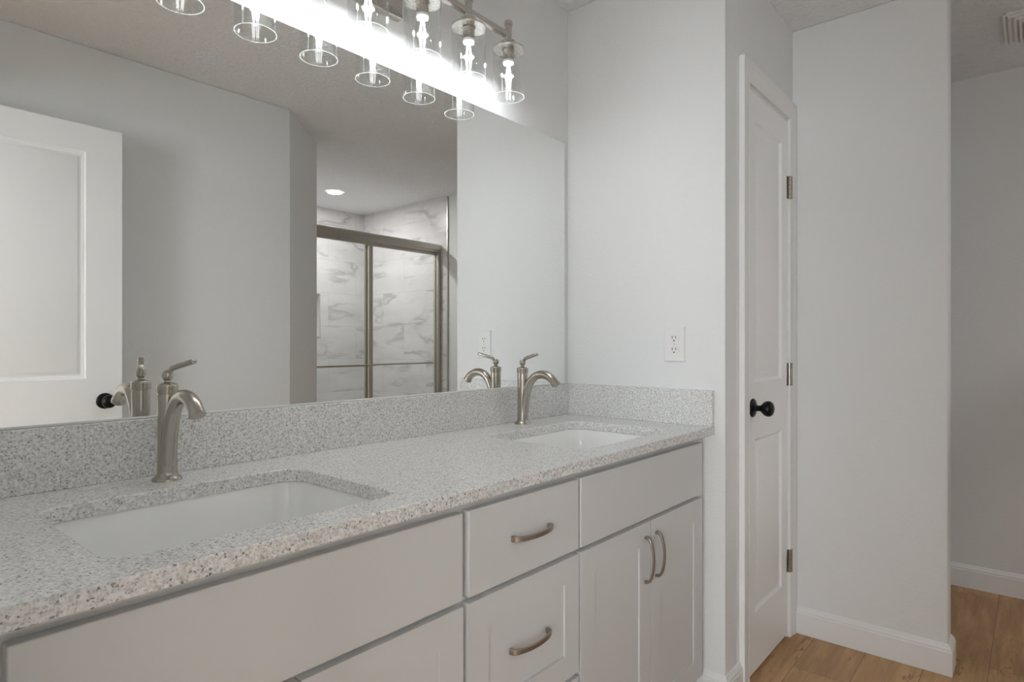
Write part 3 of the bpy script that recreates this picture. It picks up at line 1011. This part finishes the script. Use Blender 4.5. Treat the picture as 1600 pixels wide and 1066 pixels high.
# ------------------------------------------------------------------ shower door
YS = -2.600
sx0, sx1 = SL + 0.012, X3 - 0.012
sd = thing('shower_door', 'framed sliding glass shower door with towel bars, seen in the mirror', 'shower door', ((sx0 + sx1) / 2, YS, 0))
roots.append(sd)
HZ0, HZ1 = 1.962, 2.032
h = MB().prism([(YS - 0.030, HZ0), (YS + 0.028, HZ0), (YS + 0.028, HZ0 + 0.012), (YS + 0.034, HZ0 + 0.018), (YS + 0.034, HZ1 - 0.012), (YS + 0.024, HZ1), (YS - 0.030, HZ1)], 0, sx0, sx1)
h.build('header_rail', M['alu'], sd, bevel=0.002)
MB().box(sx0, sx1, YS - 0.03, YS + 0.03, 0.105, 0.140).build('bottom_track', M['alu'], sd, bevel=0.003)
for a, b_ in ((sx0, sx0 + 0.030), (sx1 - 0.030, sx1)):
    MB().box(a, b_, YS - 0.026, YS + 0.028, 0.14, HZ0).build('side_jamb', M['alu'], sd, bevel=0.003)
def sliding(x0, x1, y, bar_z, outside):
    z0, z1 = 0.150, HZ0 + 0.010
    g = MB().box(x0 + 0.020, x1 - 0.020, y - 0.003, y + 0.003, z0 + 0.02, z1 - 0.02).build('glass_panel', M['door_glass'], sd)
    f = MB()
    f.box(x0, x0 + 0.024, y - 0.010, y + 0.010, z0, z1)
    f.box(x1 - 0.024, x1, y - 0.010, y + 0.010, z0, z1)
    f.box(x0 + 0.024, x1 - 0.024, y - 0.010, y + 0.010, z1 - 0.032, z1)
    f.box(x0 + 0.024, x1 - 0.024, y - 0.010, y + 0.010, z0, z0 + 0.030)
    f.build('panel_frame', M['alu'], g, bevel=0.0015)
    s = 1 if outside else -1
    t = MB()
    yb = y + s * 0.045
    t.tube([(x0 + 0.012, yb, bar_z), (x1 - 0.012, yb, bar_z)], 0.0085, 16)
    for xx in (x0 + 0.012, x1 - 0.012):
        t.tube([(xx, y + s * 0.009, bar_z), (xx, yb + s * 0.004, bar_z)], 0.0075, 12)
    t.build('towel_bar', M['alu'], g)
sliding(sx0 + 0.012, 1.005, YS + 0.014, 1.006, True)
sliding(0.957, sx1 - 0.012, YS - 0.014, 1.006, False)
struct(MB().box(sx0, sx1, SY, YS + 0.06, 0, 0.045).build('trim_6', M['porcelain']))
struct(MB().box(sx0, sx1, YS - 0.06, YS + 0.06, 0.045, 0.105).build('trim_7', M['porcelain'], bevel=0.01))

# ------------------------------------------------------------------ recessed downlight in the shower ceiling
dl = thing('recessed_downlight', 'round lit downlight in the shower ceiling, seen in the mirror', 'light', (1.005, -3.095, CEIL))
roots.append(dl)
LD = T(1.005, -3.095, 0)
MB().lathe([(0.074, CEIL - 0.0003), (0.073, CEIL - 0.004), (0.066, CEIL - 0.0065), (0.060, CEIL - 0.0055), (0.058, CEIL - 0.003)], 48, LD, caps=False).build('trim_ring', M['plastic'], dl)
MB().lathe([(0.0595, CEIL - 0.0035), (0.0590, CEIL - 0.0055), (0, CEIL - 0.0060)], 48, LD, caps=False).build('lens', M['down_lens'], dl)

# ------------------------------------------------------------------ exhaust fan on the ceiling past the partition
FX0, FX1, FY0, FY1 = 1.085, 1.395, -1.575, -1.270
FZ = CEIL - 0.040
ef = thing('exhaust_fan', 'white louvred exhaust fan cover on the ceiling beyond the partition', 'exhaust fan', ((FX0 + FX1) / 2, (FY0 + FY1) / 2, CEIL))
roots.append(ef)
mb = MB()
o_ = [(FX0 + 0.012, FY0 + 0.012), (FX1 - 0.012, FY0 + 0.012), (FX1 - 0.012, FY1 - 0.012), (FX0 + 0.012, FY1 - 0.012)]
mb.prism(o_, 2, CEIL - 0.012, CEIL - 0.0005)
mb.build('housing', M['fan_white'], ef)
mb = MB()
nl = 5
for k in range(nl):
    ins = 0.0165 * k
    z = CEIL - 0.010 - 0.0062 * (k + 1)
    a0, a1, b0, b1 = FX0 + ins, FX1 - ins, FY0 + ins, FY1 - ins
    t_ = 0.0085
    for q in ((a0, a1, b0, b0 + t_), (a0, a1, b1 - t_, b1), (a0, a0 + t_, b0 + t_, b1 - t_), (a1 - t_, a1, b0 + t_, b1 - t_)):
        mb.box(q[0], q[1], q[2], q[3], z, CEIL - 0.012)
mb.build('grille', M['fan_white'], ef, bevel=0.0012)
ins = 0.0165 * nl
MB().box(FX0 + ins, FX1 - ins, FY0 + ins, FY1 - ins, FZ - 0.002, CEIL - 0.012).build('lens', M['fan_lens'], ef, bevel=0.004)
# parts were built in world space: keep them there under their shifted roots
bpy.context.view_layer.update()
for r in roots:
    inv = r.matrix_world.inverted()
    for ch in r.children:
        ch.matrix_parent_inverse = inv
